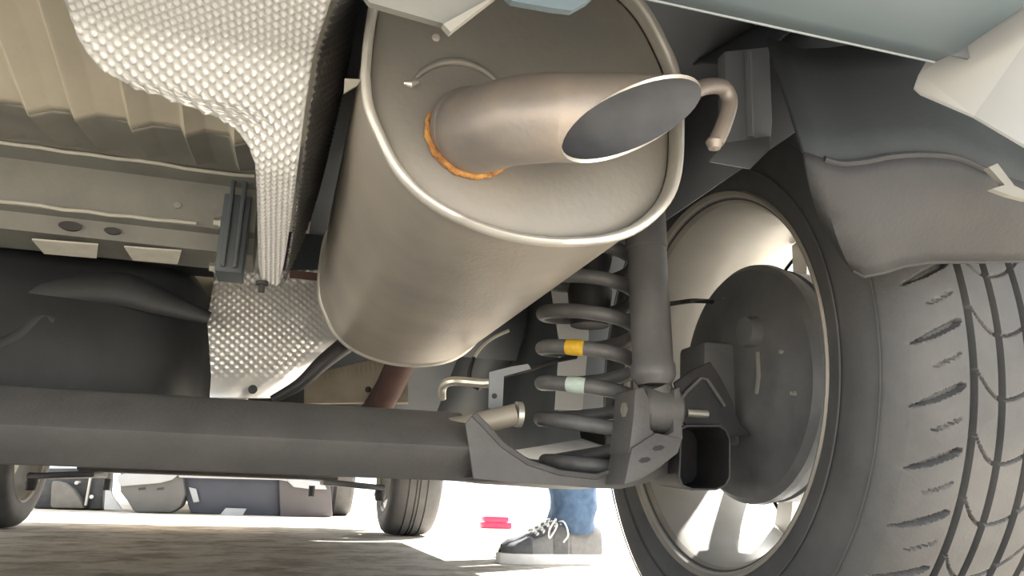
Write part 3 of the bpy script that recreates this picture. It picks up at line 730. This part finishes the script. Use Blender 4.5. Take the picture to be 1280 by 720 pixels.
# rusty machine past the left front tyre
YM = 4.95
mc = thing('scrap_machine', 'dark weathered metal machine with thin pale upright bar', 'machine', (-1.1,YM,0))
def mpx(pts, dy=0, th=.2): return prism([U(x, y, 'Y', YM+dy) for x, y in pts], (0, th, 0))
obj('frame', mpx([(40,585),(132,585),(129,637),(96,637),(60,636),(40,636)], .1, .3), 'black', mc, bevel=.02)
obj('housing', mpx([(64,600),(78,603),(92,612),(100,624),(106,636),(62,635)], .0, .15), 'stone', mc, bevel=.02)
obj('pale_bar', mpx([(112,592),(115,592),(108,632),(105,632)], -.02, .03), 'edge', mc, bevel=.004)
obj('crate', mpx([(115,596),(129,596),(128,636),(112,636)], .02, .06), 'black', mc, bevel=.004)
obj('indicator', lathe([(-.01,0),(-.008,.012),(.01,.012)], U(114.5,621,'Y',YM), 'Y', 12), 'sole', mc)
obj('bolt_head', lathe([(-.01,0),(-.008,.012),(.1,.012)], U(96,603.5,'Y',YM+.03), 'Y', 12), 'edge', mc)
brd = obj('leaning_board', prism([U(x, y, 'Y', 4.85) for x, y in ((132,606),(136,608),(141,620),(152,637),(130,637))], (0,.03,0)), 'plate', loc=tuple(U(140,637,'Y',4.85)), smooth=False)
tag(brd, 'pale triangular board leaning between machine and parked car', 'board')

# red block on the bright ground
rb = U(623, 661, 'Z', 0)
rd = thing('red_block', 'small glossy red block lying on bright ground beyond the shoe', 'block', tuple(rb))
obj('base', box(rb.x-.085,rb.x+.075,rb.y,rb.y+.08,0,.032), 'red', rd, bevel=.006)
obj('lid', box(rb.x-.078,rb.x+.06,rb.y+.004,rb.y+.076,.034,.062), 'red', rd, bevel=.008)

# ================================================================== PERSON
SXT = U(630, 706, 'Z', 0); TX, TY = SXT.x, SXT.y+.045
pn = thing('person', 'person in blue jeans and grey white-soled lace shoes standing beside the car', 'person', (TX+.2,TY,0))
def leg(ox, oy):
    rings = [(.085,.052,.046,.21),(.10,.056,.05,.205),(.12,.063,.056,.205),(.14,.060,.056,.21),(.17,.058,.057,.205),(.21,.062,.06,.205),(.30,.066,.064,.205),(.45,.072,.07,.20),(.60,.08,.078,.20),(.80,.092,.088,.19),(.92,.10,.096,.18)]
    v = []; n = 28
    for j, (z, rx, ry, xo) in enumerate(rings):
        for k in range(n):
            a = 2*PI*k/n; wv = 1+.05*math.sin(3*a+z*55)*(z < .3)+.03*math.sin(5*a-z*90)*(z < .3)
            zz = z+(.012*math.sin(a*2+1)+.014*math.cos(a))*(j < 3)
            v.append((TX+ox+xo+rx*wv*math.cos(a), TY+oy+ry*wv*math.sin(a), zz))
    f = [(j*n+k, j*n+(k+1)%n, (j+1)*n+(k+1)%n, (j+1)*n+k) for j in range(len(rings)-1) for k in range(n)]
    f.append(tuple((len(rings)-1)*n+k for k in range(n)))
    return v, f
def hip():
    rings = [(.78,.11,.18),(.90,.125,.20),(1.0,.12,.19),(1.08,.11,.17)]
    return grid(28, 4, lambda u, v: Vector((TX+.19+rings[int(round(v*3))][1]*math.cos(2*PI*u), TY+.10+rings[int(round(v*3))][2]*math.sin(2*PI*u), rings[int(round(v*3))][0])), True)
jeans = obj('jeans', join(leg(0,0), leg(.06,.2), hip()), 'denim', pn, angle=80)
def shoe(ox, oy):
    def outline(x):      # half width along shoe, x=0 toe .. .285 heel
        return lerp([(0,.012),(.008,.024),(.03,.038),(.07,.046),(.10,.047),(.15,.039),(.20,.034),(.25,.034),(.275,.026),(.285,.012)], x)
    def topz(x): return lerp([(0,.034),(.02,.048),(.06,.058),(.10,.074),(.14,.098),(.165,.108),(.20,.100),(.24,.098),(.27,.105),(.285,.085)], x)
    X = [0,.004,.01,.02,.035,.05,.07,.09,.11,.13,.15,.17,.19,.21,.23,.25,.265,.275,.282,.285]
    base = Vector((TX+ox, TY+oy, 0))
    def sec(x, k, n=20):
        a = PI*k/n; w_ = outline(x); h = topz(x)-.022
        c, s_ = math.cos(a), math.sin(a)
        pw = .55 if x < .1 else .8
        return base+Vector((x+.004*0, w_*math.copysign(abs(c)**.75, c), .022+h*s_**pw))
    up = grid(21, len(X), lambda u, v: sec(X[int(round(v*(len(X)-1)))], int(round(u*20))))
    s = obj('shoe', up, 'suede_light', pn, angle=80)
    so = [(x-(.006 if x < .01 else 0), outline(x)+.004) for x in X]
    pts = [base+Vector((x, w_, 0)) for x, w_ in so]+[base+Vector((x+.003*(x > .28), -w_, 0)) for x, w_ in so[::-1]]
    obj('sole', prism(pts, (0,0,.027)), 'sole', s, bevel=.003)
    def patch(x0, x1, k0, k1, off, n=10):
        return grid(n, n, lambda u, v: (lambda p, c: p+(p-c).normalized()*off)(sec(x0+(x1-x0)*v, k0+(k1-k0)*u), base+Vector((x0+(x1-x0)*v, 0, .03))))
    obj('toe_guard', patch(.002,.075,0,20,.0022,16), 'suede', s, angle=80)
    obj('side_panel', patch(.135,.175,12,20,.0022), 'suede', s, angle=80)
    obj('heel_panel', patch(.185,.275,13.5,20,.002), 'suede_light', s, angle=80)
    obj('tongue', patch(.085,.165,6,14,.004,12), 'suede', s, angle=80)
    for i in range(5):
        x = .09+.017*i
        pth = [sec(x+.006*((k % 2)), 6+k, 20)+Vector((0,0,.008)) for k in range(9)]
        obj('lace', tube(smooth_path(pth, 3), .0026, 8), 'lace', s)
    b0_ = sec(.15, 11)+Vector((0,0,.006))
    obj('lace', tube(smooth_path([b0_, b0_+Vector((-.012,-.03,.006)), b0_+Vector((-.035,-.048,-.022)), b0_+Vector((-.03,-.04,-.04)), b0_+Vector((-.008,-.03,-.012)), b0_], 6), .0024, 8), 'lace', s)
    obj('lace', tube(smooth_path([b0_, b0_+Vector((.012,-.03,0)), b0_+Vector((.018,-.047,-.03)), b0_+Vector((.004,-.05,-.05))], 6), .0024, 8), 'lace', s)
    obj('sock', lathe([(.08,.034),(.10,.040),(.13,.040)], base+Vector((.215,0,0)), 'Z', 24), 'sock', s)
shoe(0, 0); shoe(.06, .2)
